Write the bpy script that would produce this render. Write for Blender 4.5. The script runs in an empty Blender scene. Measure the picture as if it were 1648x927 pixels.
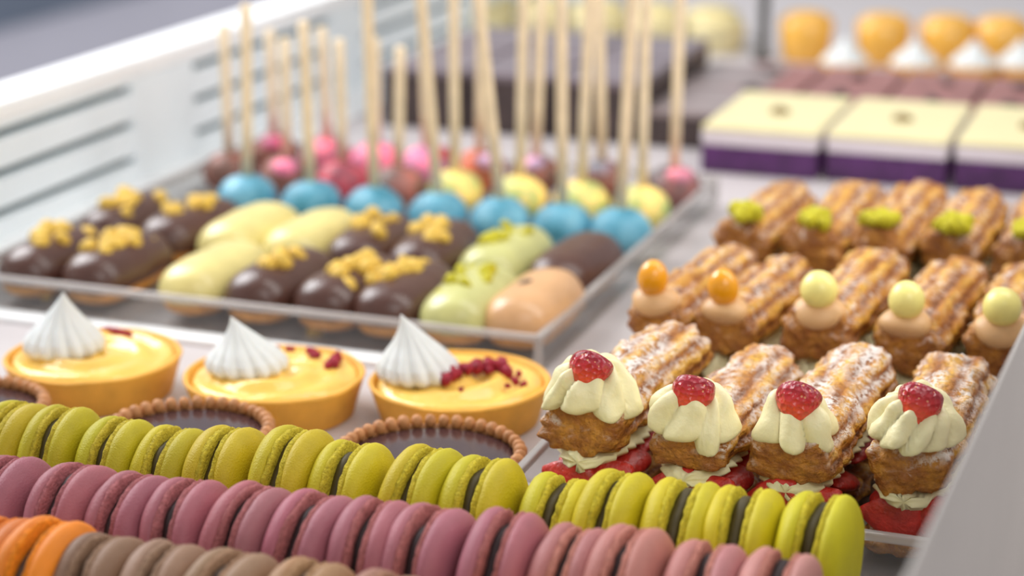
import bpy, bmesh, math, random
from mathutils import Vector, Matrix, noise, Euler

# ------------------------------------------------------------------ camera, world, lights, exposure
S = bpy.context.scene
COL = S.collection
FPX = 3137.0
PITCH, YAW = math.radians(16.7), math.radians(19.8)
cam_d = bpy.data.cameras.new('camera')
cam = bpy.data.objects.new('camera', cam_d)
COL.objects.link(cam)
cam.location = (0, 0, 0.305)
cam.rotation_euler = (math.radians(90) - PITCH, 0, YAW)
cam_d.sensor_width = 36.0
cam_d.lens = 36.0 * FPX / 1648.0
cam_d.clip_start = 0.01
cam_d.dof.use_dof = True
cam_d.dof.focus_distance = 0.715
cam_d.dof.aperture_fstop = 5.8
S.camera = cam

w = bpy.data.worlds.new('world')
S.world = w
w.use_nodes = True
bg = w.node_tree.nodes['Background']
bg.inputs['Color'].default_value = (0.93, 0.96, 1.0, 1)
bg.inputs['Strength'].default_value = 0.36


def area(name, loc, target, sx, sy, power, col):
    d = bpy.data.lights.new(name, 'AREA')
    d.shape = 'RECTANGLE'
    d.size, d.size_y, d.energy, d.color = sx, sy, power, col
    o = bpy.data.objects.new(name, d)
    COL.objects.link(o)
    o.location = loc
    v = Vector(target) - Vector(loc)
    o.rotation_euler = v.to_track_quat('-Z', 'Y').to_euler()
    return o


area('window_daylight', (-1.6, 1.3, 1.2), (-0.3, 0.85, 0.0), 1.2, 1.0, 27.0, (0.97, 0.98, 1.0))
area('shop_front_daylight', (0.95, -0.75, 1.35), (-0.3, 0.9, 0.0), 1.1, 1.1, 9.0, (1.0, 0.98, 0.95))
area('case_lamp', (-0.02, 0.95, 0.62), (-0.55, 0.98, 0.0), 0.2, 0.9, 2.2, (1.0, 0.97, 0.92))
S.view_settings.view_transform = 'Standard'
S.view_settings.look = 'None'
S.view_settings.gamma = 1.0
S.view_settings.use_curve_mapping = False
S.view_settings.exposure = 0.6


# ------------------------------------------------------------------ materials
def lin(c):
    r = []
    for v in c:
        v = v / 255.0
        r.append(v / 12.92 if v <= 0.04045 else ((v + 0.055) / 1.055) ** 2.4)
    return (r[0], r[1], r[2], 1.0)


class NT:
    def __init__(self, name):
        self.m = bpy.data.materials.new(name)
        self.m.use_nodes = True
        self.t = self.m.node_tree
        self.b = self.t.nodes['Principled BSDF']
        self.out = self.t.nodes['Material Output']

    def n(self, kind, **kw):
        nd = self.t.nodes.new(kind)
        for k, v in kw.items():
            setattr(nd, k, v)
        return nd

    def l(self, a, b):
        self.t.links.new(a, b)

    def obj(self, scale=(1, 1, 1)):
        tc = self.n('ShaderNodeTexCoord')
        mp = self.n('ShaderNodeMapping')
        mp.inputs['Scale'].default_value = scale
        # shift the pattern from object to object, as no two pieces are alike
        oi = self.n('ShaderNodeObjectInfo')
        mu = self.n('ShaderNodeMath', operation='MULTIPLY')
        mu.inputs[1].default_value = 7.3
        self.l(oi.outputs['Random'], mu.inputs[0])
        self.l(tc.outputs['Object'], mp.inputs['Vector'])
        self.l(mu.outputs[0], mp.inputs['Location'])
        return mp.outputs['Vector']

    def noise(self, scale, detail=3, vec=None, rough=0.55):
        nd = self.n('ShaderNodeTexNoise')
        nd.inputs['Scale'].default_value = scale
        nd.inputs['Detail'].default_value = detail
        nd.inputs['Roughness'].default_value = rough
        self.l(vec if vec is not None else self.obj(), nd.inputs['Vector'])
        return nd.outputs['Fac']

    def ramp(self, fac, stops):
        r = self.n('ShaderNodeValToRGB')
        el = r.color_ramp.elements
        while len(el) < len(stops):
            el.new(0.5)
        for e, (p, c) in zip(el, stops):
            e.position = p
            e.color = c
        self.l(fac, r.inputs['Fac'])
        return r.outputs['Color']

    def mix(self, fac, a, b, mode='MIX'):
        m = self.n('ShaderNodeMix', data_type='RGBA', blend_type=mode)
        for s, i in ((fac, 0), (a, 6), (b, 7)):
            if hasattr(s, 'links'):
                self.l(s, m.inputs[i])
            else:
                m.inputs[i].default_value = s
        return m.outputs[2]

    def math(self, op, a, b=0.0, clamp=False):
        m = self.n('ShaderNodeMath', operation=op)
        m.use_clamp = clamp
        for i, s in enumerate((a, b)):
            if hasattr(s, 'links'):
                self.l(s, m.inputs[i])
            else:
                m.inputs[i].default_value = s
        return m.outputs[0]

    def bump(self, h, dist, strength=1.0):
        b = self.n('ShaderNodeBump')
        b.inputs['Distance'].default_value = dist
        b.inputs['Strength'].default_value = strength
        self.l(h, b.inputs['Height'])
        self.l(b.outputs['Normal'], self.b.inputs['Normal'])

    def set(self, **kw):
        for k, v in kw.items():
            self.b.inputs[k.replace('_', ' ')].default_value = v
        return self


def plain(name, rgb, rough=0.5, var=0.12, scale=150, bump=0.0, bscale=600, sss=0.0, coat=0.0, objcol=False, spec=0.5):
    t = NT(name)
    f = t.noise(scale, 4)
    k = t.ramp(f, [(0.3, (1 - var, 1 - var, 1 - var, 1)), (0.7, (1 + var * 0.4,) * 3 + (1,))])
    if objcol:
        oi = t.n('ShaderNodeObjectInfo')
        base = oi.outputs['Color']
    else:
        base = lin(rgb)
    t.l(t.mix(1.0, base, k, 'MULTIPLY'), t.b.inputs['Base Color'])
    t.set(Roughness=rough)
    t.b.inputs['Specular IOR Level'].default_value = spec
    if sss:
        t.b.inputs['Subsurface Weight'].default_value = sss
        t.b.inputs['Subsurface Radius'].default_value = (0.004, 0.0025, 0.0015)
        t.b.inputs['Subsurface Scale'].default_value = 1.0
    if coat:
        t.b.inputs['Coat Weight'].default_value = coat
        t.b.inputs['Coat Roughness'].default_value = 0.12
    if bump:
        t.bump(t.noise(bscale, 3), bump)
    return t.m


def choux(name, sugar):
    """baked choux: dark in the grooves, golden flanks, icing sugar lying on what faces up"""
    t = NT(name)
    at = t.n('ShaderNodeAttribute', attribute_name='ridge')
    v = t.obj((1, 0.35, 1))
    n1 = t.noise(150, 4, v)
    n2 = t.noise(420, 4)
    f = t.math('ADD', t.math('MULTIPLY', at.outputs['Fac'], 0.55), t.math('MULTIPLY', n1, 0.85))
    f = t.math('SUBTRACT', f, 0.15)
    col = t.ramp(f, [(0.18, lin((98, 54, 22))), (0.46, lin((164, 98, 36))), (0.68, lin((204, 138, 48))),
                     (0.9, lin((236, 182, 70)))])
    col = t.mix(t.math('MULTIPLY', t.math('SUBTRACT', n2, 0.42, True), 2.0, True), col, lin((126, 74, 32)))
    geo = t.n('ShaderNodeNewGeometry')
    sp = t.n('ShaderNodeSeparateXYZ')
    t.l(geo.outputs['Normal'], sp.inputs[0])
    up = t.math('MULTIPLY', t.math('SUBTRACT', sp.outputs['Z'], 0.15, True), 1.9, True)
    dust = t.math('MULTIPLY', t.math('SUBTRACT', t.noise(330, 6, None, 0.75), 0.62 - 0.255 * sugar, True), 11.0, True)
    streak = t.math('MULTIPLY', t.math('SUBTRACT', t.noise(110, 2, t.obj((1, 0.3, 1))), 0.36, True), 4.0, True)
    fac = t.math('MULTIPLY', t.math('MULTIPLY', up, dust), t.math('MULTIPLY', streak, 0.9 * min(1, sugar + 0.3)))
    t.l(t.mix(fac, col, lin((240, 230, 222))), t.b.inputs['Base Color'])
    t.set(Roughness=0.5)
    t.bump(t.noise(340, 5), 0.0026)
    return t.m


def strawberry_mat():
    t = NT('strawberry_skin')
    v = t.obj()
    vo = t.n('ShaderNodeTexVoronoi')
    vo.inputs['Scale'].default_value = 420
    t.l(v, vo.inputs['Vector'])
    d = vo.outputs['Distance']
    at = t.n('ShaderNodeAttribute', attribute_name='ridge')      # 0 at the tip, 1 at the shoulder
    base = t.ramp(at.outputs['Fac'], [(0.22, lin((232, 78, 48))), (0.45, lin((204, 36, 40))), (0.75, lin((158, 18, 42)))])
    seed = t.math('LESS_THAN', d, 0.2)
    seed = t.math('MULTIPLY', seed, t.math('GREATER_THAN', at.outputs['Fac'], 0.48))
    t.l(t.mix(seed, base, lin((232, 150, 110))), t.b.inputs['Base Color'])
    t.set(Roughness=0.25)
    t.b.inputs['Coat Weight'].default_value = 0.3
    t.bump(d, 0.0012)
    return t.m


def acrylic(name, body, tint, gloss=0.12):
    """clear plastic: mostly see-through, faintly milky, glossy"""
    t = NT(name)
    t.t.nodes.remove(t.b)
    tr = t.n('ShaderNodeBsdfTransparent')
    tr.inputs['Color'].default_value = (0.97, 0.975, 0.97, 1)
    df = t.n('ShaderNodeBsdfDiffuse')
    t.l(t.ramp(t.noise(40, 2), [(0.3, lin(tint)), (0.7, lin([min(255, c + 8) for c in tint]))]), df.inputs['Color'])
    gl = t.n('ShaderNodeBsdfGlossy')
    gl.inputs['Roughness'].default_value = 0.08
    lw = t.n('ShaderNodeLayerWeight')
    lw.inputs['Blend'].default_value = 0.25
    m1 = t.n('ShaderNodeMixShader')
    m1.inputs[0].default_value = body
    t.l(tr.outputs[0], m1.inputs[1])
    t.l(df.outputs[0], m1.inputs[2])
    m2 = t.n('ShaderNodeMixShader')
    t.l(t.math('MULTIPLY', lw.outputs['Fresnel'], gloss / 0.12 * 0.35), m2.inputs[0])
    t.l(m1.outputs[0], m2.inputs[1])
    t.l(gl.outputs[0], m2.inputs[2])
    t.l(m2.outputs[0], t.out.inputs['Surface'])
    return t.m


def blue_mat():
    t = NT('cake_pop_coating')
    oi = t.n('ShaderNodeObjectInfo')
    f = t.noise(75, 3)
    k = t.ramp(f, [(0.32, (0.45, 0.72, 0.72, 1)), (0.48, (1, 1, 1, 1)), (0.68, (2.1, 1.45, 1.3, 1))])  # mottled coating, contrast widened: lit and shaded tones put into the blotches
    t.l(t.mix(1.0, oi.outputs['Color'], k, 'MULTIPLY'), t.b.inputs['Base Color'])
    t.set(Roughness=0.4)
    t.bump(t.noise(500, 3), 0.0006)
    return t.m


MAT = dict(
    deck=plain('white_deck', (196, 188, 188), 0.35, 0.05, 6),
    white=plain('white_painted_metal', (236, 243, 247), 0.4, 0.03, 20),
    ledge=plain('white_worktop', (246, 246, 246), 0.5, 0.03, 10),
    slot=plain('teal_grey_vent_back', (62, 98, 102), 0.6, 0.1, 40),
    panel=plain('warm_grey_panel', (170, 163, 158), 0.6, 0.05, 14),
    shop=plain('lavender_grey_plaster', (232, 227, 240), 0.7, 0.05, 2),
    slate=plain('slate_laminate', (124, 134, 154), 0.6, 0.1, 4),
    shell=plain('macaron_shell', (255, 255, 255), 0.52, 0.10, 120, 0.0003, 1500, objcol=True, spec=0.35),
    foot=plain('macaron_foot', (255, 255, 255), 0.75, 0.32, 700, 0.0009, 1100, objcol=True, spec=0.2),
    filling=plain('macaron_filling', (255, 255, 255), 0.6, 0.2, 300, objcol=True),
    tart_crust=plain('golden_tart_crust', (238, 174, 62), 0.6, 0.15, 90, 0.0006, 900),
    curd=plain('lemon_curd', (244, 198, 92), 0.3, 0.10, 60, 0.0010, 120, sss=0.15, coat=0.25),
    meringue=plain('white_meringue', (222, 224, 222), 0.55, 0.04, 200, sss=0.1),
    crumb=plain('freeze_dried_raspberry', (160, 20, 46), 0.7, 0.4, 500, 0.0008, 900),
    brown_crust=plain('brown_tart_crust', (196, 134, 82), 0.55, 0.25, 200, 0.0005, 900),
    ganache=plain('dark_ganache', (62, 40, 44), 0.22, 0.1, 60, coat=0.3),
    choux1=choux('sugared_choux', 0.72),
    choux2=choux('lightly_sugared_choux', 0.5),
    cream=plain('ivory_cream', (240, 230, 182), 0.45, 0.05, 150, 0.0004, 300, sss=0.12),
    caramel=plain('caramel_cream', (222, 176, 122), 0.45, 0.12, 120, sss=0.1),
    strawberry=strawberry_mat(),
    flesh=plain('strawberry_flesh', (208, 54, 42), 0.4, 0.45, 160, 0.0010, 380, coat=0.15),
    physalis=plain('orange_physalis', (244, 166, 10), 0.22, 0.15, 120, sss=0.15, coat=0.5),
    ball=plain('white_chocolate_ball', (246, 234, 140), 0.35, 0.1, 120, coat=0.2),
    pistachio=plain('green_pistachio', (200, 190, 24), 0.7, 0.35, 400, 0.001, 700),
    mini_base=plain('pale_choux', (236, 166, 78), 0.6, 0.3, 90, 0.0006, 500),
    glaze=plain('eclair_glaze', (255, 255, 255), 0.33, 0.12, 60, 0.0005, 150, objcol=True, coat=0.15),
    nut=plain('golden_nut', (232, 190, 76), 0.55, 0.3, 350, 0.0008, 800),
    brownnut=plain('brown_nut', (132, 106, 62), 0.6, 0.3, 300),
    custard=plain('pale_custard', (222, 204, 146), 0.4, 0.1, 60),
    cake_pop=blue_mat(),
    stick=plain('pale_wood_stick', (244, 222, 188), 0.6, 0.12, 120),
    cheese=plain('cream_cheese_layer', (226, 214, 166), 0.5, 0.05, 60),
    whitelayer=plain('white_mousse_layer', (216, 206, 212), 0.5, 0.05, 60),
    berry=plain('purple_berry_layer', (84, 40, 96), 0.35, 0.5, 70),
    choc=plain('chocolate_sponge', (70, 56, 54), 0.5, 0.35, 120, 0.001, 300),  # brown lifted paler: haze over the far slabs put into the colour
    chocglaze=plain('hazed_choc_glaze', (122, 108, 114), 0.3, 0.2, 40),  # dark glaze greyed: reflection and haze put into its colour
    sheenglaze=plain('sheen_choc_glaze', (150, 134, 132), 0.3, 0.2, 40),  # paler copy for the low slab, reflected light painted into it
    mousse=plain('mauve_mousse_top', (158, 108, 104), 0.5, 0.3, 70, 0.001, 120),
    orange=plain('orange_jelly', (246, 186, 78), 0.25, 0.2, 60, coat=0.3),
    darkmetal=plain('dark_metal', (44, 40, 34), 0.5, 0.1, 60),
    acrylic=acrylic('clear_acrylic', 0.06, (200, 196, 198)),
    rim=acrylic('acrylic_rim', 0.5, (214, 206, 202), 0.3),
)


# ------------------------------------------------------------------ mesh helpers
def mk(name, verts, faces, mat, smooth=True, ridge=None, fl=None):
    me = bpy.data.meshes.new(name)
    me.from_pydata([tuple(v) for v in verts], [], faces)
    if smooth:
        me.polygons.foreach_set('use_smooth', [True] * len(me.polygons))
    if ridge is not None:
        a = me.attributes.new('ridge', 'FLOAT', 'POINT')
        a.data.foreach_set('value', ridge)
    me.materials.append(MAT[mat])
    bm = bmesh.new()
    bm.from_mesh(me)
    bmesh.ops.recalc_face_normals(bm, faces=bm.faces)
    bm.to_mesh(me)
    bm.free()
    me.update()
    return me


def loft(n, m, f):
    """rings i=0..n, m points each; f(t, a) -> (point, ridge). Ends closed with fans."""
    vs, rd, fs = [], [], []
    for i in range(n + 1):
        for j in range(m):
            p, r = f(i / n, 2 * math.pi * j / m)
            vs.append(p)
            rd.append(r)
    for i in range(n):
        for j in range(m):
            k = (j + 1) % m
            fs.append((i * m + j, i * m + k, (i + 1) * m + k, (i + 1) * m + j))
    for i in (0, n):
        c = sum((Vector(vs[i * m + j]) for j in range(m)), Vector()) / m
        vs.append(c)
        rd.append(sum(rd[i * m:i * m + m]) / m)
        q = len(vs) - 1
        for j in range(m):
            k = (j + 1) % m
            fs.append((q, i * m + j, i * m + k))
    return vs, fs, rd


def lathe(profile, m, mod=None, axis='Z'):
    """profile: (r, h) list; mod(a, i, r, h) -> (r, h)"""
    n = len(profile) - 1

    def f(t, a):
        i = int(round(t * n))
        r, h = profile[i]
        if mod:
            r, h = mod(a, i, r, h)
        if axis == 'Z':
            return Vector((r * math.cos(a), r * math.sin(a), h)), i / n
        return Vector((h, r * math.cos(a), r * math.sin(a))), i / n
    return loft(n, m, f)


def nz(p, s, seed=0.0):
    return noise.noise(Vector((p[0] * s + seed, p[1] * s + seed * 1.7, p[2] * s - seed)))


def box_mesh(name, sx, sy, sz, mat, bev=0.0, z0=True):
    """box sx*sy*sz standing on its origin"""
    bm = bmesh.new()
    bmesh.ops.create_cube(bm, size=1.0)
    for v in bm.verts:
        v.co = Vector((v.co.x * sx, v.co.y * sy, v.co.z * sz + (sz / 2 if z0 else 0)))
    if bev:
        bmesh.ops.bevel(bm, geom=list(bm.edges), offset=bev, segments=2, affect='EDGES', profile=0.5)
    me = bpy.data.meshes.new(name)
    bm.to_mesh(me)
    bm.free()
    me.materials.append(MAT[mat])
    return me


def lump(name, r, mat, seed, sq=(1, 1, 1), amp=0.35, sub=2, fr=110):
    bm = bmesh.new()
    bmesh.ops.create_icosphere(bm, subdivisions=sub, radius=r)
    for v in bm.verts:
        k = 1 + amp * nz(v.co, fr * 0.006 / r, seed)
        v.co = Vector((v.co.x * sq[0], v.co.y * sq[1], v.co.z * sq[2])) * k
    for f in bm.faces:
        f.smooth = True
    me = bpy.data.meshes.new(name)
    bm.to_mesh(me)
    bm.free()
    me.materials.append(MAT[mat])
    return me


def put(name, me, parent=None, loc=(0, 0, 0), rot=(0, 0, 0), sc=(1, 1, 1), color=None, **props):
    o = bpy.data.objects.new(name, me)
    COL.objects.link(o)
    o.parent = parent
    o.location, o.rotation_euler = loc, rot
    o.scale = (sc, sc, sc) if isinstance(sc, (int, float)) else sc
    if color:
        o.color = lin(color)
    for k, v in props.items():
        o[k] = v
    return o


def thing(name, label, cat, loc, rot=(0, 0, 0), sc=1.0, group=None):
    o = put(name, None, None, loc, rot, sc)
    o.empty_display_size = 0.01
    o['label'], o['category'] = label, cat
    if group:
        o['group'] = group
    return o


def struct(name, me, loc=(0, 0, 0), rot=(0, 0, 0), label=None):
    o = put(name, me, None, loc, rot)
    o['kind'] = 'structure'
    if label:
        o['label'] = label
    return o


ORD = ['first', 'second', 'third', 'fourth', 'fifth', 'sixth', 'seventh', 'eighth', 'ninth', 'tenth', 'eleventh',
       'twelfth', 'thirteenth', 'fourteenth', 'fifteenth', 'sixteenth']
rnd = random.Random(7)
R = math.radians

# ------------------------------------------------------------------ the setting
struct('floor', box_mesh('floor', 1.9, 3.2, 0.02, 'deck'), (0.2, 1.3, -0.02), label='pale grey deck of the display case')

wl = struct('wall_left', box_mesh('wall_left', 0.006, 3.0, 0.072, 'slot'), (-0.668, 1.3, 0),
            label='white louvred wall along the left side of the case')
slots = [0.0188, 0.0420, 0.0652]
zones = [(-0.2, 1.092), (1.172, 1.40), (1.455, 1.70), (1.755, 2.0), (2.06, 2.6)]
edges = [0.0] + slots + [0.072]
for i in range(4):
    lo = edges[i] + (0.0028 if i else 0)
    hi = edges[i + 1] - (0.0028 if i < 3 else 0)
    put('slat', box_mesh('slat', 0.008, 3.0, hi - lo, 'white', 0.0006), wl, (0.013 - 0.004, 0, lo))
prev = -0.2
for a, b in zip([z[1] for z in zones], [z[0] for z in zones[1:]]):
    put('mullion', box_mesh('mullion', 0.008, b - a, 0.0715, 'white', 0.0004), wl, (0.0095, (a + b) / 2 - 1.3, 0.0002))
struct('trim_1', box_mesh('trim_1', 0.038, 3.0, 0.012, 'ledge', 0.002), (-0.673, 1.3, 0.072),
       label='bright white ledge above the louvred wall')
struct('trim_3', box_mesh('trim_3', 0.046, 3.0, 0.0025, 'ledge', 0.0008), (-0.6335, 1.3, 0), label='white strip of deck along the foot of the louvred wall')
struct('wall_right', box_mesh('wall_right', 0.0012, 2.2, 0.112, 'panel', 0.0003), (-0.0415, 0.80, 0),
       (0, 0, R(-1.85)), label='warm grey side panel blurred in the right foreground')
struct('wall_back', box_mesh('wall_back', 0.1, 9.0, 2.6, 'shop'), (-3.2, 4.0, -3.02), label='lavender grey wall of the shop beyond the case')
struct('trim_2', box_mesh('trim_2', 0.16, 9.0, 0.9, 'slate', 0.01), (-3.2, 4.0, -0.555), label='slate strip above the lavender grey wall')

# ------------------------------------------------------------------ acrylic trays


def tray(label, x0, x1, y0, y1, h, th=0.003):
    cx, cy = (x0 + x1) / 2, (y0 + y1) / 2
    t = thing('acrylic_tray', label, 'tray', (cx, cy, 0), group='clear acrylic trays')
    put('base', box_mesh('tray_base', x1 - x0, y1 - y0, 0.003, 'acrylic'), t)
    wx, wy = x1 - x0, y1 - y0
    hh = h - 0.003 - 0.0035
    for dy in (-1, 1):
        put('wall', box_mesh('tray_wall', wx, th, hh, 'acrylic'), t, (0, dy * (wy - th) / 2, 0.003))
        put('rim', box_mesh('tray_rim', wx, th + 0.0006, 0.0035, 'rim', 0.0008), t, (0, dy * (wy - th) / 2, h - 0.0035))
    for dx in (-1, 1):
        put('wall', box_mesh('tray_wall', th, wy - 2 * th, hh, 'acrylic'), t, (dx * (wx - th) / 2, 0, 0.003))
        put('rim', box_mesh('tray_rim', th + 0.0006, wy - 2 * th, 0.0035, 'rim', 0.0008), t, (dx * (wx - th) / 2, 0, h - 0.0035))
        for dy in (-1, 1):
            put('corner', box_mesh('tray_corner', th + 0.0004, th + 0.0004, hh, 'rim'), t,
                (dx * (wx - th) / 2, dy * (wy - th) / 2, 0.003))
    return t


tray('clear acrylic tray holding the glazed mini eclairs and cake pops', -0.608, -0.283, 0.8255, 1.172, 0.0195)
tray('clear acrylic tray holding the cream filled choux eclairs', -0.2365, -0.0515, 0.6445, 1.06, 0.0225)
st = put('white_strip', box_mesh('white_strip', 0.30, 0.013, 0.003, 'ledge', 0.0006), None, (-0.45, 0.8165, 0))
st['label'], st['category'] = 'thin white strip lying on the deck before the mini eclair tray', 'strip'
mt = thing('macaron_tray', 'white low tray under the rows of macarons', 'tray', (-0.27, 0.55, 0))
put('base', box_mesh('macaron_tray_base', 0.37, 0.155, 0.005, 'white', 0.001), mt)

# ------------------------------------------------------------------ macarons
MR = 0.0215


def shell_mesh(seed):
    prof = [(0.20, 0.0), (0.80, 0.0), (0.90, 0.0012), (0.965, 0.0019), (0.99, 0.0028), (1.0, 0.0040), (0.99, 0.0054), (0.955, 0.0070),
            (0.89, 0.0085), (0.78, 0.0098), (0.60, 0.0109), (0.35, 0.0116), (0.05, 0.0118)]

    def mod(a, i, r, h):
        r *= MR
        p = (math.cos(a) * r, math.sin(a) * r, h)
        k = nz(p, 45, seed) * 0.03 + nz(p, 240, seed + 5) * 0.006
        return r * (1 + k), h * (1 + 0.10 * nz(p, 80, seed + 9) * (r / MR))
    v, f, r = lathe(prof, 44, mod, 'X')
    return mk('shell', v, f, 'shell')


def foot_mesh(seed):
    prof = [(0.6, -0.0006), (0.90, -0.0006), (0.955, -0.0003), (0.98, 0.0004), (0.965, 0.0011), (0.975, 0.0017), (0.9, 0.0028)]

    def mod(a, i, r, h):
        r *= MR
        p = (math.cos(a) * r, math.sin(a) * r, h * 3)
        return r * (1 + 0.028 * nz(p, 420, seed) + 0.025 * nz(p, 90, seed + 3)), h + 0.0007 * nz(p, 300, seed + 1)
    v, f, r = lathe(prof, 80, mod, 'X')
    return mk('foot', v, f, 'foot')


def fill_mesh(seed):
    prof = [(0.3, -0.0028), (0.76, -0.0028), (0.84, -0.001), (0.845, 0.001), (0.76, 0.0028), (0.3, 0.0028)]
    v, f, r = lathe(prof, 40, lambda a, i, q, h: (q * MR * (1 + 0.04 * math.sin(5 * a + seed)), h), 'X')
    return mk('filling', v, f, 'filling')


SHELL = [shell_mesh(s) for s in (1.3, 4.7, 8.2)]
FOOT = [foot_mesh(s) for s in (2.1, 6.4)]
FILL = [fill_mesh(s) for s in (0.0, 2.0)]


def macaron(x, y, top, col, label, group, footcol, fillcol, lean=None, z0=0.005):
    k = (top - z0) / (2 * MR)
    t = thing('macaron', label, 'macaron', (x, y, z0), (0, R(lean if lean is not None else rnd.uniform(-3, 4)), R(rnd.uniform(-5, 3))),
              k, group)
    # keep widths alike whatever the height
    w = 1.0 / k * rnd.uniform(0.96, 1.03)
    gap = 0.0012
    for s in (-1, 1):
        sh = put('shell', rnd.choice(SHELL), t, (s * (gap + 0.0012), 0, MR), (rnd.uniform(0, 6.28), R(rnd.uniform(-3, 3)), 0 if s > 0 else math.pi),
                 (w * 0.90, 1, 1), color=[c * rnd.uniform(0.96, 1.03) for c in col])
        put('foot', rnd.choice(FOOT), sh, color=footcol)
    put('filling', rnd.choice(FILL), t, (0, 0, MR), (rnd.uniform(0, 6), 0, 0), (0.9, 1, 1), color=fillcol)  # filling coloured very dark: shade of the gap put into it
    return t


GR = [(-450.7, 41.7), (-425.5, 42.2), (-405.2, 42.9), (-380.5, 41.4), (-355.4, 40.8), (-332.3, 43.8), (-305.1, 46.6), (-280.7, 44.4),
      (-253.4, 46.1), (-229.3, 45.2), (-203.5, 42.1), (-179.6, 46.5), (-155.4, 46.4), (-132.8, 46.8), (-107.8, 48.1)]
DY, DZ = -0.0105, 0.0042        # the row stands on the tray: nearer and higher along the line of sight
GRV = GR[1:]
for i, (x, z) in enumerate(GRV):
    k = i / 13
    macaron(x / 1000 * 0.985, 0.610 + DY, z / 1000 + DZ, (178 + 24 * k, 160 + 28 * k, 16 + 4 * k),
            'lime green macaron, %s from the left in the back macaron row' % ORD[i], 'lime green macarons',
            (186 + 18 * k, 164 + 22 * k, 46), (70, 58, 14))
PU = [(-394.5, 42.1), (-365.9, 43.1), (-342.6, 42.5), (-321.2, 43.4), (-298.8, 45.1), (-274.3, 45.3), (-251.8, 46.0), (-230.2, 46.4),
      (-205.8, 48.6), (-181.9, 46.4), (-159.8, 49.0), (-136.0, 47.4), (-112.8, 48.1)]
for i, (x, z) in enumerate(PU):
    k = i / 12
    if i < 9:
        c, nm, g = (156 + 22 * k, 90 + 18 * k, 100 + 12 * k), 'mauve', 'mauve macarons'
        lb = 'mauve pink macaron, %s from the left in the middle macaron row' % ORD[i]
        ft = (160 + 14 * k, 92 + 12 * k, 96)
    else:
        c = [(172, 110, 106), (178, 116, 110), (182, 120, 114), (194, 130, 128)][i - 9]
        g = 'salmon pink macarons'
        lb = 'pale salmon pink macaron, %s from the left end of the pink macarons' % ORD[i - 9]
        lb = ['salmon brown macaron beside the last mauve one in the middle row', 'salmon pink macaron, third from the right in the middle row',
              'salmon pink macaron, second from the right in the middle row', 'palest pink macaron at the right end of the middle row'][i - 9]
        ft = (190, 124, 110)
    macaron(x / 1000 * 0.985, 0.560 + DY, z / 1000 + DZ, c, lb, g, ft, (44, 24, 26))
FRT = [(-384.0, 44.0, (214, 118, 34)), (-361.0, 44.7, (206, 112, 40)), (-344.6, 46.7, (222, 126, 26)), (-322.5, 44.1, (130, 100, 78)), (-300.2, 44.8, (142, 112, 90)),
       (-277.0, 45.7, (148, 114, 88)), (-251.5, 46.5, (158, 122, 88)), (-224.2, 46.4, (160, 118, 96)), (-199.5, 43.5, (156, 116, 96)), (-173.0, 49.0, (226, 176, 30))]
FL = ['bright orange macaron at the front row left end, mostly cut by the frame', 'orange macaron cut off by the left edge of the picture', 'bright orange macaron beside the taupe ones in the front row',
      'taupe brown macaron touching the orange one in the front row', 'taupe brown macaron, second right of the orange ones', 'taupe brown macaron, third right of the orange ones',
      'taupe brown macaron, fourth right of the orange ones', 'pinkish brown macaron barely rising above the bottom edge',
      'pinkish brown macaron in front of the salmon mauve ones', 'golden yellow macaron barely rising above the bottom edge']
for i, (x, z, c) in enumerate(FRT):
    if i in (0, 8):
        continue
    macaron(x / 1000 * 0.985, 0.507 + DY, z / 1000 + DZ, c, FL[i], 'front row macarons', tuple(min(255, v * 1.05) for v in c),
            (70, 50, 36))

# ------------------------------------------------------------------ lemon tarts
TR = 0.0405


def crust_mesh(rad, h, mat, base=0.84, nm='crust'):
    prof = [(base * 0.3, 0.0), (base, 0.0), (base + 0.03, 0.001), (0.985, h * 0.93), (1.0, h), (0.985, h + 0.0008), (0.945, h + 0.0006),
            (0.93, h - 0.002), (0.9, h - 0.004), (0.3, h - 0.005)]

    def mod(a, i, r, z):
        r *= rad
        p = (math.cos(a) * r, math.sin(a) * r, z)
        return r * (1 + 0.012 * nz(p, 60, 3)), z + (0.0009 * nz(p, 70, 8) if i > 2 else 0)
    v, f, r = lathe(prof, 72, mod)
    return mk(nm, v, f, mat)


def curd_mesh():
    h = 0.0165
    prof = []
    for i in range(19):
        t = i / 18
        r = 0.935 * (1 - t)
        z = h + 0.004 * (1 - (1 - t) ** 3) + 0.0009 * math.sin(t * 15)
        prof.append((r, z - (0.0028 if i == 0 else 0)))

    def mod(a, i, r, z):
        r *= TR
        p = (math.cos(a) * r, math.sin(a) * r, z)
        sw = 0.0012 * math.sin(2 * a + r * 420)
        return r, z + (sw + 0.0012 * nz(p, 70, 2)) * min(1, (TR * 0.93 - r) / 0.006)
    v, f, r = lathe(prof, 72, mod)
    return mk('curd', v, f, 'curd')


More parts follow.
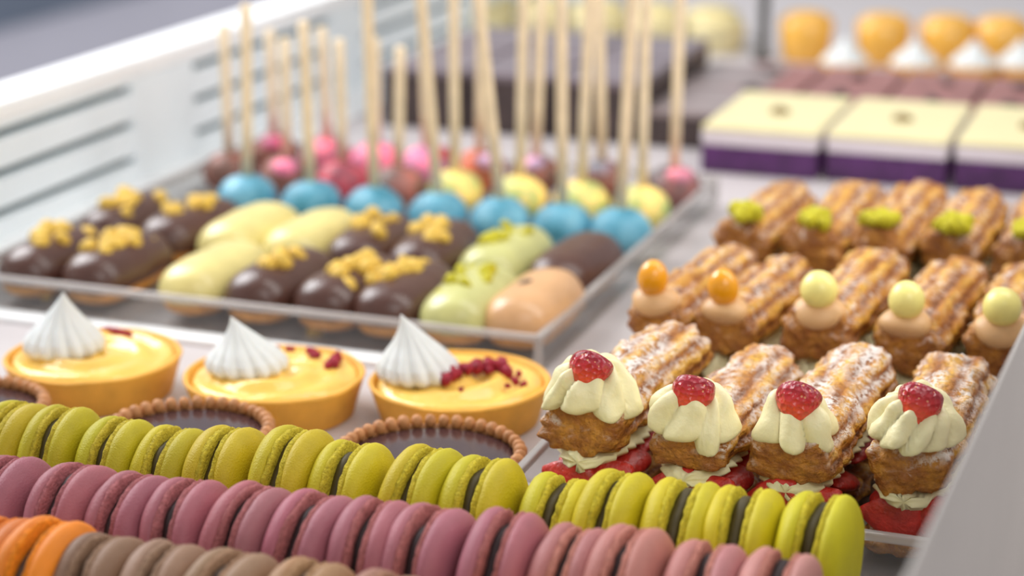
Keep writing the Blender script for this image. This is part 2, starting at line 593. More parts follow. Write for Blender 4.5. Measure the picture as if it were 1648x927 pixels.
def kiss_mesh(lean, seed):
    n, H, B = 32, 0.0285, 0.0178
    prof = []
    for i in range(n + 1):
        t = i / n
        key = [(0, 0.86), (0.06, 0.98), (0.14, 1.0), (0.25, 0.93), (0.4, 0.74), (0.55, 0.52), (0.7, 0.33), (0.84, 0.17), (0.94, 0.07), (1.0, 0.015)]
        for (t0, r0), (t1, r1) in zip(key, key[1:]):
            if t0 <= t <= t1:
                r = B * (r0 + (r1 - r0) * (t - t0) / (t1 - t0))
        prof.append((r, H * t))

    def f(t, a):
        i = int(round(t * n))
        r, h = prof[i]
        tw = a * 15 + t * 5.0
        k = 1 + 0.075 * (2 * abs(math.sin(tw / 2)) - 1) * (1 - t * 0.6)
        b = lean * t ** 2.2
        return Vector((r * k * math.cos(a) + b[0], r * k * math.sin(a) + b[1], h)), t
    v, fc, rd = loft(n, 120, f)
    return mk('meringue_kiss', v, fc, 'meringue')


CRUST = crust_mesh(TR, 0.018, 'tart_crust')
CURD = curd_mesh()
CRUMB = [lump('raspberry_crumb', 0.0021, 'crumb', s, amp=0.6, sub=1, fr=300) for s in (1, 2, 3)]


def to_left(dx, dy):
    """a step to the right and away as the viewer stands -> case axes"""
    c, s = math.cos(YAW), math.sin(YAW)
    return (dx * c - dy * s, dx * s + dy * c)


TARTS = [(-0.4685, 0.7335, 'lemon tart with white meringue kiss, leftmost of the three', (-0.0135, 0.002), Vector((0.002, -0.001)), 2),
         (-0.3785, 0.7385, 'lemon tart with meringue kiss and scattered red crumbs, between the other two', (-0.0125, 0.002), Vector((-0.006, -0.002)), 3),
         (-0.2975, 0.7585, 'lemon tart with a thick red crumb clump, nearest the choux eclairs', (-0.0185, 0.001), Vector((-0.007, -0.002)), 4)]
CR = [
    # leftmost tart: one streak on the far side of its kiss
    [(-0.002 + 0.0019 * i, 0.0350 - 0.0016 * i, 1.0) for i in range(8)] + [(0.0 + 0.0021 * i, 0.0330 - 0.0016 * i, 0.9) for i in range(7)],
    # middle tart
    [(-0.0055, 0.027, 1.0), (-0.002, 0.029, 1.0), (0.003, 0.0275, 0.9), (0.0045, 0.026, 1.1), (0.013, 0.027, 1.1), (0.014, 0.0235, 1.2), (0.0158, 0.0215, 1.0),
     (0.0172, 0.0185, 1.1), (0.016, 0.0155, 1.2), (0.0262, 0.0215, 1.2), (0.0255, 0.0185, 1.1), (0.0275, 0.0155, 1.0), (0.0258, 0.0095, 1.3), (0.0262, 0.0065, 1.3),
     (0.0240, 0.0045, 1.3), (0.0255, 0.013, 1.2)],
    []]
rr = random.Random(3)
for i in range(46):
    u = rr.uniform(0, 1)
    CR[2].append((-0.010 + 0.030 * u + rr.gauss(0, 0.0012), -0.0085 + 0.021 * u * (0.6 + 0.4 * rr.random()) + rr.gauss(0, 0.0028), rr.uniform(1.0, 1.7)))
CR[2] += [(0.0245, -0.009, 1.0), (0.028, -0.011, 1.0), (0.021, -0.015, 0.8), (0.001, -0.021, 0.7), (0.026, 0.001, 0.8)]
for (x, y, lb, kp, lean, sd), crs in zip(TARTS, CR):
    t = thing('lemon_tart', lb, 'tart', (x, y, 0.0), (0, 0, 0), 1, 'lemon meringue tarts')
    put('crust', CRUST, t, rot=(0, 0, sd))
    put('curd', CURD, t, rot=(0, 0, sd * 0.7))
    q = to_left(*kp)
    put('meringue_kiss', kiss_mesh(lean, sd), t, (q[0], q[1], 0.0195), (0, 0, 0), (1, 1, 0.86 if sd == 3 else 1.0))
    for (cx, cy, k) in crs:
        q = to_left(cx, cy)
        d = math.hypot(*q) / TR
        zz = 0.0165 + 0.004 * (1 - min(1, d) ** 3) + 0.0012 + (rr.uniform(0, 0.0028) if sd == 4 and k > 1 else 0)
        put('raspberry_crumb', rr.choice(CRUMB), t, (q[0], q[1], zz), (rr.random() * 6, rr.random() * 6, 0), k)

# ------------------------------------------------------------------ chocolate tarts
BEAD = lump('crust_bead', 0.0029, 'brown_crust', 5, sq=(1, 0.92, 1.15), amp=0.12, sub=2)


def choc_tart(x, y, rad, lb):
    t = thing('chocolate_tart', lb, 'tart', (x, y, 0.0), (0, 0, rnd.random()), 1, 'chocolate tarts')
    put('crust', crust_mesh(rad, 0.0175, 'brown_crust', 0.8), t)
    prof = [(rad * 0.93, 0.0135), (rad * 0.92, 0.0172), (rad * 0.85, 0.0178), (rad * 0.5, 0.0179), (rad * 0.05, 0.0179)]
    v, f, r = lathe(prof, 48)
    put('ganache', mk('ganache', v, f, 'ganache'), t)
    n = int(2 * math.pi * rad / 0.0058)
    for i in range(n):
        a = 2 * math.pi * i / n
        k = rnd.uniform(0.9, 1.06)
        put('crust_bead', BEAD, t, (rad * 0.955 * math.cos(a), rad * 0.955 * math.sin(a), 0.0196), (0, 0, a), k)


choc_tart(-0.3785, 0.6590, 0.0345, 'dark chocolate tart with beaded brown rim in front of the middle lemon tart')
choc_tart(-0.2755, 0.6695, 0.0375, 'dark chocolate tart with beaded brown rim beside the strawberry eclairs')
choc_tart(-0.4810, 0.6515, 0.0345, 'dark chocolate tart cut by the left edge beyond the green macarons')

# ------------------------------------------------------------------ cream filled choux eclairs
EL = 0.110


def choux_mesh(nm, seed, L, W, H, low, ridges, mat, n=44, m=72):
    """star-piped length of choux on its flat side, from y=0 to y=L"""
    def f(t, a):
        i = int(round(t * n))
        k_end = min(i, n - i)
        if k_end <= 5:                                   # the blunt face
            e, yo = 0.16 + 0.145 * k_end, 0.0018 * (k_end / 5) ** 2
        elif k_end <= 8:                                 # its rounded edge
            q = (k_end - 5) / 3
            e, yo = 0.885 + 0.115 * math.sin(q * math.pi / 2), 0.0018 + 0.0062 * (1 - math.cos(q * math.pi / 2))
        else:
            e, yo = 1.0, None
        if yo is None:
            q = (i - 8) / (n - 16)
            y = 0.008 + (L - 0.016) * q
        else:
            y = yo if i < n / 2 else L - yo
        c, s = math.cos(a), math.sin(a)
        rg = abs(math.cos(ridges * (a - math.pi / 2) / 2))       # ridge tops at 1, grooves at 0
        k = 1 + (0.085 * (rg - 0.65) * max(0, min(1, (k_end - 2) / 6)) if s > -0.1 else 0)
        wob = 1 + 0.04 * math.sin(y * 80 + seed)
        x = W / 2 * (abs(c) ** 0.9) * (1 if c > 0 else -1) * e * k * wob
        z = H * 0.42 + (H * 0.58 * abs(s) ** 0.92 if s > 0 else -(low + H * 0.42) * abs(s) ** 0.7) * e * k
        p = Vector((x, y, z))
        d = nz(p, 75, seed) * 0.0026 + nz(p, 190, seed + 4) * 0.0021 + nz(p, 420, seed) * 0.0010
        q = Vector((x, 0.0, z - 0.42 * H))
        if q.length > 1e-6 and k_end > 4:
            p += q.normalized() * d
        if k_end <= 8:
            p.y += d * (1 if i > n / 2 else -1) * 0.8
        return p, max(0.0, min(1.0, rg if k_end > 7 else 0.5))
    v, fc, rd = loft(n, m, f)
    return mk(nm, v, fc, mat, ridge=rd)


TOP1 = [choux_mesh('choux_top', s, EL, 0.0318, 0.0235, 0.0, 10, 'choux1', 52) for s in (1.0, 3.5, 6.2, 9.9)]
TOP2 = [choux_mesh('choux_top', s, EL, 0.0312, 0.0235, 0.0, 10, 'choux2', 52) for s in (12.0, 15.5, 19.2)]
BOT = [choux_mesh('choux_bottom', s, EL - 0.004, 0.031, 0.0095, 0.0, 8, 'choux2', 34, 48) for s in (2.0, 5.5)]


def cream_layer_mesh(seed):
    def f(t, a):
        e = max(0.3, (1 - abs(2 * t - 1) ** 6) ** 0.4 if 0 < t < 1 else 0)
        c, s = math.cos(a), math.sin(a)
        y = (EL + 0.001) * t - 0.0005
        fr = 1 + 0.10 * math.sin(y * 900 + seed) + 0.10 * nz((c, y * 40, s), 1.3, seed)
        p = Vector((0.0140 * c * e * fr, y, 0.0027 * s))
        p.z += 0.0021 * nz((c * 2 + seed, y * 120, 0.0), 1.0, seed)
        if t < 0.04:
            p.y += 0.0028 * nz((c * 3, s, seed), 1.4) - 0.0008
            p.z -= 0.0016 * abs(nz((c * 4, 0, seed), 1.2))
        return p, 0.5
    v, fc, rd = loft(40, 40, f)
    return mk('cream_layer', v, fc, 'cream')


CREAM = [cream_layer_mesh(s) for s in (0.5, 3.1, 7.7, 5.2)]


def rosette_mesh(seed, rad, hh, lobes=7, twist=1.1, droop=0.004):
    """star-piped rosette: fat uneven lobes with sharp creases, hanging over a little in front (-y)"""
    n, m = 22, 176
    vs, fs = [], []
    rl = random.Random(seed)
    cuts = [k + rl.uniform(-0.28, 0.28) for k in range(lobes)]
    cuts = [c / lobes for c in cuts]
    amp = [rl.uniform(0.62, 1.22) for _ in range(lobes)]
    drp = [rl.uniform(-0.9, 1.9) for _ in range(lobes)]
    lift = [rl.uniform(-1, 1) for _ in range(lobes)]
    for i in range(n + 1):
        t = i / n
        for j in range(m):
            a = 2 * math.pi * j / m
            u = ((a + seed) / (2 * math.pi) + twist * t * 0.12) % 1.0
            li, w = lobes - 1, 0.0
            for k in range(lobes):
                c0 = cuts[k]
                c1 = cuts[k + 1] if k + 1 < lobes else cuts[0] + 1
                for uu in (u, u + 1):
                    if c0 <= uu < c1:
                        li, w = k, math.sin(math.pi * (uu - c0) / (c1 - c0))
            w = max(0.0, w) ** 0.5
            if t <= 0.72:
                q = t / 0.72
                g = 1 + (0.30 * w * amp[li] - 0.20) * q ** 0.7
                ro = rad * q ** 0.9 * g
                z = hh * (1 - q ** 4.6) + 0.0056 * (w - 0.55) * math.sin(math.pi * min(1, q)) + 0.0016 * lift[li] * w * q
            else:
                q = (t - 0.72) / 0.28
                ro = rad * (1 + 0.30 * w * amp[li] - 0.20) * (1 - 0.55 * q * q) * (1 + 0.04 * math.sin(math.pi * q))
                z = -0.0048 * math.sin(q * math.pi / 2) + 0.0016 * lift[li] * w
            x, y = ro * math.cos(a), ro * math.sin(a)
            fr = max(0.0, -math.sin(a)) * min(1.3, (ro / rad)) ** 2
            z -= droop * fr * (0.2 + w * drp[li])
            z -= 0.0035 * max(0.0, abs(math.cos(a)) - 0.35) * (ro / rad) ** 2
            p = Vector((x, y, z))
            p += p * 0.16 * nz(p, 120, seed) * min(1, t * 2)
            vs.append(p)
    for i in range(n):
        for j in range(m):
            k = (j + 1) % m
            fs.append((i * m + j, i * m + k, (i + 1) * m + k, (i + 1) * m + j))
    fs.append(tuple(reversed(range(n * m, n * m + m))))
    return mk('cream_rosette', vs, fs, 'cream')


def berry_mesh(nm, L, W, seed, half=True, mat='strawberry', flat=1.0):
    """strawberry along +z from tip (0) to shoulder (L); the half has its back cut flat"""
    n, m = 18, 28

    def f(t, a):
        r = W / 2 * (math.sin(math.pi * min(1.0, 0.04 + 0.66 * t)) ** 0.9) * (1.0 if t < 0.86 else (1 - ((t - 0.86) / 0.14) ** 2 * 0.75))
        x, y = r * math.cos(a), r * math.sin(a) * flat
        if half and y > 0:
            y *= 0.12
        p = Vector((x, y, L * t))
        p += Vector((x, y, 0)) * 0.08 * nz(p, 160, seed)
        return p, t
    v, fc, rd = loft(n, m, f)
    return mk(nm, v, fc, mat, ridge=rd)


BERRY = [berry_mesh('strawberry_half', 0.0165, 0.0185, s) for s in (1.0, 4.0)]
SLICE = [berry_mesh('strawberry_slice', 0.024, 0.019, s, False, 'flesh', 0.42) for s in (2.0, 6.0, 9.0)]
ROS = [rosette_mesh(s, rd, 0.0108, l, tw, dr) for s, rd, l, tw, dr in ((1, 0.0176, 8, 1.6, 0.002), (5, 0.0168, 7, 1.4, 0.0035), (11, 0.0146, 6, -1.0, 0.0015), (17, 0.0160, 9, 2.4, 0.002))]
DOL = [lump('cream_dollop', 0.0105, 'caramel', s, (1.05, 0.9, 0.6), 0.3, 3) for s in (21, 26)]


def egg(nm, r, k, mat, seed):
    return lump(nm, r, mat, seed, (1, 1, k), 0.06, 3)


PHY = egg('physalis', 0.0072, 1.28, 'physalis', 3)
BAL = [egg('white_chocolate_ball', 0.0082, 1.05, 'ball', 4), egg('white_chocolate_ball', 0.0078, 1.12, 'ball', 6)]
PIST = [lump('pistachio_piece', 0.0032, 'pistachio', s, amp=0.6, sub=2) for s in (1, 4, 7)]


def choux_eclair(kind, idx, x, y, yaw, label, group, garnish):
    t = thing('choux_eclair', label, 'eclair', (x, y, 0.003), (0, 0, R(yaw)), 0.94 if garnish == 'physalis' else 1, group)
    fl = [0.94, 0.78, 0.86, 0.98][idx] if kind == 1 else 1.0        # some are piped flatter than others
    dz = 0.0235 * (1 - fl)
    put('choux_bottom', BOT[idx % 2], t, (0, 0.002, 0.0028))
    put('cream_layer', CREAM[idx % 4], t, (0, -0.0006, 0.0272 if kind == 1 else 0.0185), (0, 0, 0), (1, 1, 1 if kind == 1 else 2.6))
    put('choux_top', (TOP1 if kind == 1 else TOP2)[idx % (4 if kind == 1 else 3)], t, (0, 0, 0.0285), (R(rnd.uniform(-1, 1)), R(rnd.uniform(-3, 3)), 0), (1, 1, fl))
    if kind == 1:
        ro = put('cream_rosette', ROS[idx % 4], t, (-0.0005, 0.0115, 0.0525 - dz), (0, 0, 0))
        lean = [(-150, 6), (-140, -4), (-138, 3), (-146, 10)][idx % 4]
        put('strawberry_half', BERRY[idx % 2], t, (0.0008 if idx else 0.001, 0.0, 0.0568 - dz), (R(-44), R(lean[1]), 0), 0.9)
        rs = random.Random(idx + 40)
        sp = [(-0.006, -0.0005, 90, 0.0), (0.0075, 0.001, 84, 0.002)]
        for k, (sx, sy, rz, dz) in enumerate(sp):
            put('strawberry_slice', SLICE[k], t, (sx - 0.011, sy + 0.0047, 0.0190 + dz * 0.3), (R(rs.uniform(-10, 14)), R(90 + rs.uniform(-10, 10)), R(rs.uniform(-8, 8))), 1.0)
        for s in (-1, 1):
            for k in range(4):
                put('strawberry_slice', SLICE[(k + s) % 3], t, (s * 0.0110, 0.010 + 0.023 * k, 0.0185 + rs.uniform(-0.001, 0.001)),
                    (R(-90 + rs.uniform(-14, 14)), R(rs.uniform(-20, 20)), R(s * rs.uniform(4, 18))), 0.95)
    elif garnish in ('physalis', 'ball'):
        put('cream_dollop', DOL[idx % 2], t, (-0.002, 0.0065, 0.0490), (R(8), 0, 0))
        if garnish == 'physalis':
            put('physalis', PHY, t, (-0.002, 0.0045, 0.0600), (R(6), R(-6 if idx else 4), 0))
        else:
            put('white_chocolate_ball', BAL[idx % 2], t, (-0.001, 0.0045, 0.0595))
    else:
        rs = random.Random(idx + 80)
        for k in range(20):
            a, q = rs.uniform(0, 6.28), 0.007 * math.sqrt(rs.uniform(0, 1))
            put('pistachio_piece', PIST[k % 3], t, (q * math.cos(a), 0.006 + q * math.sin(a), 0.0560 - 28 * q * q + rs.uniform(0, 0.002)),
                (rs.random() * 6, rs.random() * 6, 0), rs.uniform(0.9, 1.35))


R1 = [(-0.2095, 0.6570, -5), (-0.1672, 0.6535, -4), (-0.1292, 0.6545, -4), (-0.0872, 0.6595, -2)]
L1 = ['sugared choux eclair with cream rosette and strawberry, leftmost of the front row', 'sugared strawberry choux eclair, second from the left in the front row',
      'sugared strawberry choux eclair, second from the right in the front row', 'sugared strawberry choux eclair at the front row right end, beside the grey panel']
for i, (x, y, a) in enumerate(R1):
    choux_eclair(1, i, x, y, a, L1[i], 'strawberry choux eclairs', 'strawberry')
R2 = [(-0.2310, 0.800, -6, 'physalis'), (-0.1885, 0.797, -5, 'physalis'), (-0.1475, 0.798, -5, 'ball'), (-0.1095, 0.795, -4, 'ball'), (-0.0700, 0.799, -1, 'ball')]
L2 = ['choux eclair with orange fruit on its end, beside the empty deck strip', 'choux eclair with orange fruit on its end, right of its twin',
      'choux eclair with pale cream ball, leftmost of the three with balls', 'choux eclair with pale cream ball, between the other two with balls',
      'choux eclair with pale cream ball, cut by the grey side panel']
R2 = [(-0.2215 if i == 0 else x, y, a, g) for i, (x, y, a, g) in enumerate(R2)]
for i, (x, y, a, g) in enumerate(R2):
    choux_eclair(2, i, x, y, a, L2[i], 'choux eclairs with fruit or ball', g)
R3 = [(-0.2125, 0.930, -2, 0), (-0.1765, 0.931, -3, 0), (-0.1465, 0.940, -3, 0), (-0.1110, 0.945, -2, 0), (-0.0745, 0.943, -1, 0)]
for i, (x, y, a, g) in enumerate(R3):
    choux_eclair(2, i + 1, x, y, a, 'choux eclair with green pistachio crumbs, %s in the far eclair row' %
                 ['leftmost', 'second from left', 'middle one', 'second from right', 'rightmost'][i], 'pistachio choux eclairs', 'pistachio')

# ------------------------------------------------------------------ glazed mini eclairs
ML, MW, MH = 0.075, 0.0355, 0.0265


def mini_mesh(nm, seed, inf, top, mat):
    def f(t, a):
        u = abs(2 * t - 1)
        e = max(0.04, (1 - u ** 4.6) ** 0.5 if u < 1 else 0.04)
        c, s = math.cos(a), math.sin(a)
        x = (MW / 2 + inf) * (abs(c) ** 0.85 * (1 if c > 0 else -1)) * e
        if top:
            z = 0.0100 + (MH - 0.0100 + inf) * max(s, 0) ** 0.9 * (0.25 + 0.75 * e) if s > 0 else 0.0100 - 0.004 * abs(s) * (0.4 + 0.6 * nz((c * 2, t * 6, 0), 1.0, seed)) * e
        else:
            z = 0.0105 + (MH - 0.0115 if s > 0 else 0.0102) * (abs(s) ** 0.7 if s > 0 else -abs(s) ** 0.55) * (0.35 + 0.65 * e)
        p = Vector((x, ML * t + inf * (2 * t - 1), z))
        p += Vector((x * 30, 0, (z - 0.012) * 30)) * 0.0016 * nz(p, 60, seed)
        return p, 0.5
    v, fc, rd = loft(26, 36, f)
    return mk(nm, v, fc, mat)


MB = [mini_mesh('choux_base', s, -0.0006, False, 'mini_base') for s in (1.0, 4.0)]
MG = [mini_mesh('glaze', s, 0.0019, True, 'glaze') for s in (2.0, 6.0, 8.5)]
NUT = [lump('nut_piece', 0.0050, 'nut', s, (1, 1, 0.85), 0.55, 2) for s in (1.0, 3.0, 6.0, 8.0)]
GRN = [lump('green_crumb', 0.0044, 'pistachio', s, (1, 1, 0.6), 0.7, 2) for s in (2.0, 9.0)]
CURL = lump('chocolate_curl', 0.0032, 'choc', 2.0, (1.5, 0.8, 0.7), 0.3, 2)
DARK, CRM, PGR, BEI = (82, 50, 40), (226, 210, 136), (196, 194, 126), (212, 164, 116)


def mini_eclair(i, row, x, y, col, topping, label, n=15):
    t = thing('mini_eclair', label, 'eclair', (x, y, 0.003), (0, 0, R(rnd.uniform(-5, 2))), 1, 'glazed mini eclairs')
    put('choux_base', MB[i % 2], t)
    put('glaze', MG[(i + row) % 3], t, color=col)
    rs = random.Random(i * 7 + row * 31)
    if topping in ('nut', 'green', 'some'):
        for k in range(n):
            v = (k + rs.random()) / n
            yy = ML * (0.10 + 0.78 * v)
            xx = rs.uniform(-0.0105, 0.0105)
            if topping == 'green':
                xx = rs.uniform(-0.008, 0.008)
            zz = MH + 0.0012 - 9.5 * xx * xx - 14 * max(0, abs(yy / ML - 0.5) - 0.22) ** 2 * 0.009 / 0.0625
            me = rs.choice(GRN) if topping == 'green' else rs.choice(NUT)
            put('green_crumb' if topping == 'green' else 'nut_piece', me, t, (xx, yy, zz), (rs.random() * 6, rs.random() * 6, rs.random() * 6), rs.uniform(0.75, 1.25))
    elif topping == 'curl':
        put('chocolate_curl', CURL, t, (-0.003, ML * 0.44, MH + 0.001), (0, 0, 1.0))
    elif topping == 'tailcurl':
        put('chocolate_curl', CURL, t, (0.002, ML * 0.86, MH - 0.003), (0, 0, 0.4))


FX = [-0.577, -0.5365, -0.4800, -0.4425, -0.4040, -0.3700, -0.3340, -0.3035]
FS = [(DARK, 'nut', 'dark chocolate mini eclair under nuts at the front row left end', 20),
      (DARK, 'nut', 'dark chocolate mini eclair with the tallest nut heap, second in the front row', 26),
      (CRM, 'tailcurl', 'plain cream yellow mini eclair in the front row', 0),
      (DARK, 'some', 'dark chocolate mini eclair with few nuts, right of the front cream one', 6),
      (DARK, 'nut', 'dark chocolate mini eclair with nuts, second right of the front cream one', 15),
      (DARK, 'nut', 'dark chocolate mini eclair with nuts, left of the pale green front one', 16),
      (PGR, 'green', 'pale green mini eclair with lime crumbs in the front row', 9),
      (BEI, 'curl', 'beige glazed mini eclair with one dark curl at the front row right end', 0)]
for i, (x, s) in enumerate(zip(FX, FS)):
    mini_eclair(i, 0, x, 0.8325 if i < 7 else 0.838, s[0], s[1], s[2], s[3])
SX = [-0.580, -0.5405, -0.5020, -0.4640, -0.4280, -0.3950, -0.3600, -0.3130]
SX = [-0.578, -0.540, -0.502, -0.462, -0.4225, -0.3865, -0.3470, -0.3080]
SS = [(DARK, 'nut', 'dark chocolate mini eclair with nuts at the second row left end', 13),
      (DARK, 'nut', 'dark chocolate mini eclair with nuts, beside the louvred wall in second row', 13),
      (CRM, '', 'cream yellow mini eclair, left one of two in the second row', 0),
      (CRM, '', 'cream yellow mini eclair, right one of two in the second row', 0),
      (DARK, 'nut', 'dark chocolate nut mini eclair beside the cream ones in the second row', 12),
      (DARK, 'nut', 'dark chocolate nut mini eclair beside the pale green second row one', 13),
      (PGR, 'green', 'pale green mini eclair thick with lime crumbs in the second row', 15),
      (DARK, 'plain', 'plain dark chocolate mini eclair at the second row right end', 0)]
for i, (x, s) in enumerate(zip(SX, SS)):
    mini_eclair(i, 1, x, 0.9135, s[0], s[1], s[2], s[3])

# ------------------------------------------------------------------ cake pops standing on their heads
PR, PZ = 0.0180, 0.80


def pop_ball(seed):
    def f(t, a):
        b = math.pi * min(max(t, 0.02), 0.98)
        r, z = PR * math.sin(b), PR * math.cos(b)
        p = Vector((r * math.cos(a), r * math.sin(a), -z * PZ))
        p *= 1 + 0.07 * nz(p, 45, seed) + 0.015 * nz(p, 190, seed)
        return p, 0.5
    v, fc, rd = loft(18, 30, f)
    return mk('cake_ball', v, fc, 'cake_pop')


POP = [pop_ball(s) for s in (1.0, 5.0, 9.0)]
v, f, r = lathe([(0.0033, 0), (0.0034, 0.05), (0.0034, 0.12), (0.0033, 0.1535), (0.0025, 0.155)], 14)
STICK = mk('stick', v, f, 'stick')
SPR = lump('topping_blob', 0.008, 'cake_pop', 7, (1.2, 1.2, 0.7), 0.3, 2)


def cake_pop(x, y, col, tilt, label, group, blob=None, k=1.0, z=0.003, sl=1.0):
    t = thing('cake_pop', label, 'cake pop', (x, y, z), (0, 0, rnd.uniform(0, 6.28)), k, group)
    b = put('cake_ball', rnd.choice(POP), t, (0, 0, PR * PZ), color=col)
    rz = -t.rotation_euler.z
    # the lean is given in the case's own axes
    mt_ = Matrix.Rotation(rz, 3, 'Z') @ Euler((R(tilt[1]), R(tilt[0]), 0)).to_matrix()
    s = put('stick', STICK, t, (0, 0, PR * PZ * 1.7), mt_.to_euler(), (1, 1, sl * rnd.uniform(0.95, 1.06)))
    if blob:
        e = Vector((blob[1], blob[2], 0))
        e.rotate(Matrix.Rotation(rz, 3, 'Z'))
        put('icing', SPR, b, (e.x, e.y, PR * 0.5), color=blob[0])


BLUE = (92, 162, 188)
BX = [-0.5405, -0.498, -0.4565, -0.416, -0.377, -0.339, -0.3045]
BT = [(2, 0), (-1, 0), (-1, 0), (-4, 1), (-6, 1), (-1, 0), (2, -1)]
for i, x in enumerate(BX):
    cake_pop(x, 1.0275, BLUE, BT[i], 'blue cake pop on a stick, %s from the left in the front pop row' % ORD[i], 'blue cake pops', sl=[0.72, 0.62, 1, 1, 1, 1, 1][i])
YEL, BRN, PNK, LAV, RED = (226, 218, 128), (126, 84, 72), (224, 130, 166), (186, 160, 196), (176, 74, 90)
P2 = [(-0.584, BRN, None, 'brown cake pop at the second pop row left end', (0, 0)), (-0.543, BRN, (PNK, 0.004, -0.01), 'brown cake pop with pink icing, second in the second pop row', (1, 0)),
      (-0.5045, RED, None, 'raspberry red cake pop in the second pop row', (0, 0)), (-0.4665, (152, 100, 92), None, 'reddish brown cake pop in the second pop row', (2, 0)),
      (-0.4285, YEL, None, 'pale yellow cake pop, leftmost of the four yellow', (0, 0)), (-0.386, YEL, None, 'pale yellow cake pop, second of the four yellow', (1, 0)),
      (-0.347, YEL, None, 'pale yellow cake pop, third of the four yellow', (2, 0)), (-0.309, YEL, None, 'pale yellow cake pop, rightmost of the four yellow', (0, 0))]
for x, c, b, lb, tl in P2:
    cake_pop(x, 1.0870, c, tl, lb, 'second row cake pops', b, 0.95, sl=0.55 if c is not YEL else 0.95)
P3 = [(-0.581, BRN, ((206, 92, 130), 0.004, -0.008), 'brown cake pop with raspberry pink icing, third pop row left end'), (-0.542, (204, 110, 136), None, 'rose pink cake pop in the third pop row'),
      (-0.507, PNK, None, 'bright pink cake pop, left of the third row pair'), (-0.471, (226, 136, 178), (RED, 0.008, 0), 'bright pink cake pop with red icing in the third pop row'),
      (-0.434, (168, 96, 66), (LAV, 0.01, -0.008), 'orange brown cake pop with lavender icing'), (-0.396, BRN, (LAV, 0, -0.008), 'dark brown cake pop with lavender icing, left one'),
      (-0.352, BRN, ((180, 150, 164), 0, -0.008), 'dark brown cake pop with greyish icing in the third pop row'), (-0.305, (126, 92, 92), ((214, 134, 156), 0.006, -0.008), 'dark brown cake pop with pink icing at the third pop row right end')]
for x, c, b, lb in P3:
    cake_pop(x, 1.1450, c, (rnd.uniform(-2, 2.5), 0), lb, 'third row cake pops', b, 0.95, sl=0.5 if x < -0.46 else (0.75 if x < -0.38 else 1.0))

# ------------------------------------------------------------------ cakes further along the case


def slab(name, label, cat, group, x, y, wx, wy, layers, rot=0):
    t = thing(name, label, cat, (x, y, 0), (0, 0, R(rot)), 1, group)
    z = 0.0
    for nm, h, mat in layers:
        put(nm, box_mesh(nm, wx, wy, h, mat, 0.0015), t, (0, 0, z))
        z += h - 0.0004
    return t, z


NTS = lump('nut_piece', 0.007, 'brownnut', 4.0, (1, 1, 0.6), 0.4, 2)
for i in range(4):
    x = -0.2775 + 0.083 * i
    t, z = slab('berry_cheesecake', 'cream topped cake with purple berry base, %s of its row' % ['leftmost', 'second from left', 'third from left', 'rightmost'][i],
                'cake', 'berry cheesecakes', x + 0.001 * i, 1.322 + 0.004 * i, 0.079, 0.128, [('berry_base', 0.0195, 'berry'), ('white_layer', 0.010, 'whitelayer'), ('cream_top', 0.004, 'cheese')])
    put('nut_piece', NTS, t, (0.002, -0.008, z + 0.001), color=None)
n = 0
for j in range(2):
    for i in range(5):
        n += 1
        x = -0.318 + 0.064 * i
        t, z = slab('mousse_square', 'mauve brown mousse square, %s in the %s row of squares' % (['leftmost', 'second', 'third', 'fourth', 'rightmost'][i], ['near', 'far'][j]),
                    'cake', 'mousse squares', x, 1.435 + 0.075 * j, 0.060, 0.070, [('sponge', 0.012, 'choc'), ('mousse_top', 0.014, 'mousse')])
        put('chocolate_curl', CURL, t, (0.004 * (i % 3 - 1), -0.01, z + 0.002), (0, 0, i), 1.6)
OX = [-0.339, -0.272, -0.218, -0.172, -0.118]
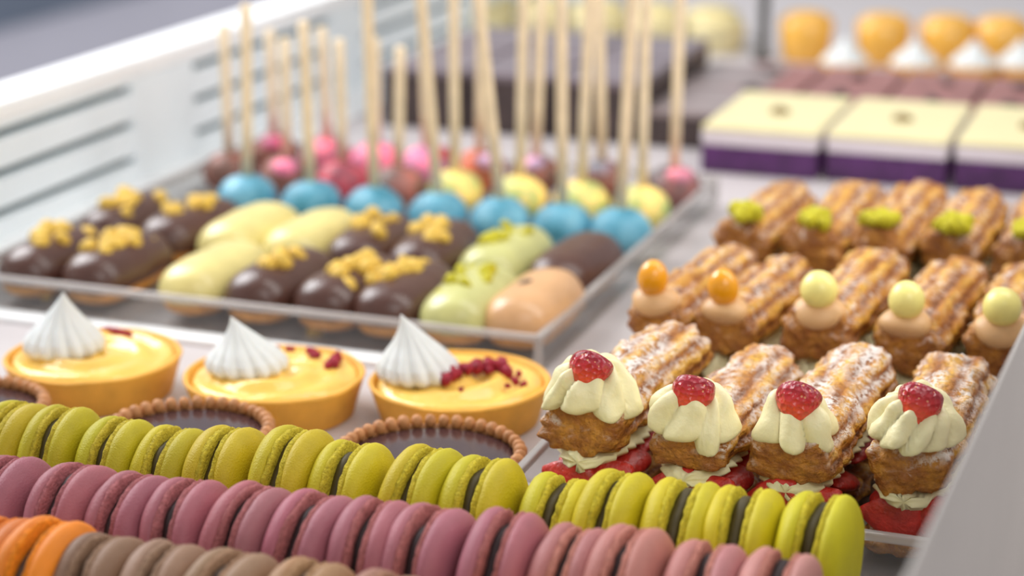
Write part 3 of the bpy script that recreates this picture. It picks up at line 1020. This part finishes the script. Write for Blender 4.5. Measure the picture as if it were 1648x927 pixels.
for i, x in enumerate(OX):
    t = thing('orange_jelly_pot', 'orange jelly pot, %s of the orange ones behind the white peaks' % ['leftmost', 'second', 'third', 'fourth', 'rightmost'][i],
              'dessert', (x, 1.715 + 0.010 * i, 0.0), (0, 0, 0), 1, 'orange jelly pots')
    prof = [(0.0195, 0), (0.021, 0.002), (0.0235, 0.020), (0.0245, 0.036), (0.0235, 0.0365), (0.022, 0.034), (0.005, 0.034)]
    v, f, r = lathe(prof, 32)
    put('pot', mk('pot', v, f, 'orange'), t)
    prof = [(0.0222, 0.033), (0.0215, 0.038), (0.016, 0.042), (0.009, 0.0435), (0.001, 0.044)]
    v, f, r = lathe(prof, 32)
    put('jelly', mk('jelly', v, f, 'orange'), t)
KS = kiss_mesh(Vector((0, 0)), 1)
for i, x in enumerate([-0.2905, -0.2335, -0.186, -0.149, -0.098]):
    t = thing('meringue_tartlet', 'white meringue topped tartlet, %s of the white peaks at the back' % ['leftmost', 'second', 'third', 'fourth', 'rightmost'][i],
              'tart', (x, 1.645 + 0.012 * i, 0.0), (0, 0, 0), 1, 'meringue tartlets')
    put('crust', crust_mesh(0.0215, 0.012, 'tart_crust'), t)
    put('meringue_kiss', KS, t, (0, 0, 0.008), (0, 0, i), (1.12, 1.12, 0.95))

for j in range(2):
    for i in range(4):
        x = -0.345 - 0.068 * i
        slab('chocolate_slab_cake', 'dark chocolate cake slab, %s in the %s row behind the pop sticks' % (['rightmost', 'second from right', 'third from right', 'leftmost'][i], ['near', 'far'][j]),
             'cake', 'dark chocolate slab cakes', x, 1.375 + 0.105 * j, 0.064, 0.099, [('sponge', 0.022 if i == 0 else 0.040, 'choc'), ('glaze_top', 0.005, 'chocglaze' if i else 'sheenglaze')])
for j in range(2):
    for i in range(5):
        x = -0.425 - 0.056 * i - 0.02 * j
        t = thing('custard_tartlet', 'pale custard tartlet far back, %s of the %s tartlet row' % (['rightmost', 'second from right', 'middle one', 'second from left', 'leftmost'][i], ['near', 'far'][j]), 'tart',
                  (x, 1.735 + 0.06 * j, 0), (0, 0, 0), 1, 'pale custard tartlets')
        put('crust', crust_mesh(0.0265, 0.024, 'cheese'), t)
        prof = [(0.0245, 0.019), (0.024, 0.026), (0.016, 0.030), (0.001, 0.032)]
        v, f, r = lathe(prof, 32)
        put('custard', mk('custard', v, f, 'custard'), t)
v, f, r = lathe([(0.009, 0), (0.009, 0.003), (0.0050, 0.004), (0.0048, 0.21), (0.003, 0.212)], 16)
o = put('divider_post', mk('divider_post', v, f, 'darkmetal'), None, (-0.3745, 1.700, 0))
o['label'], o['category'] = 'dark slim metal post standing beside the orange tartlets', 'post'
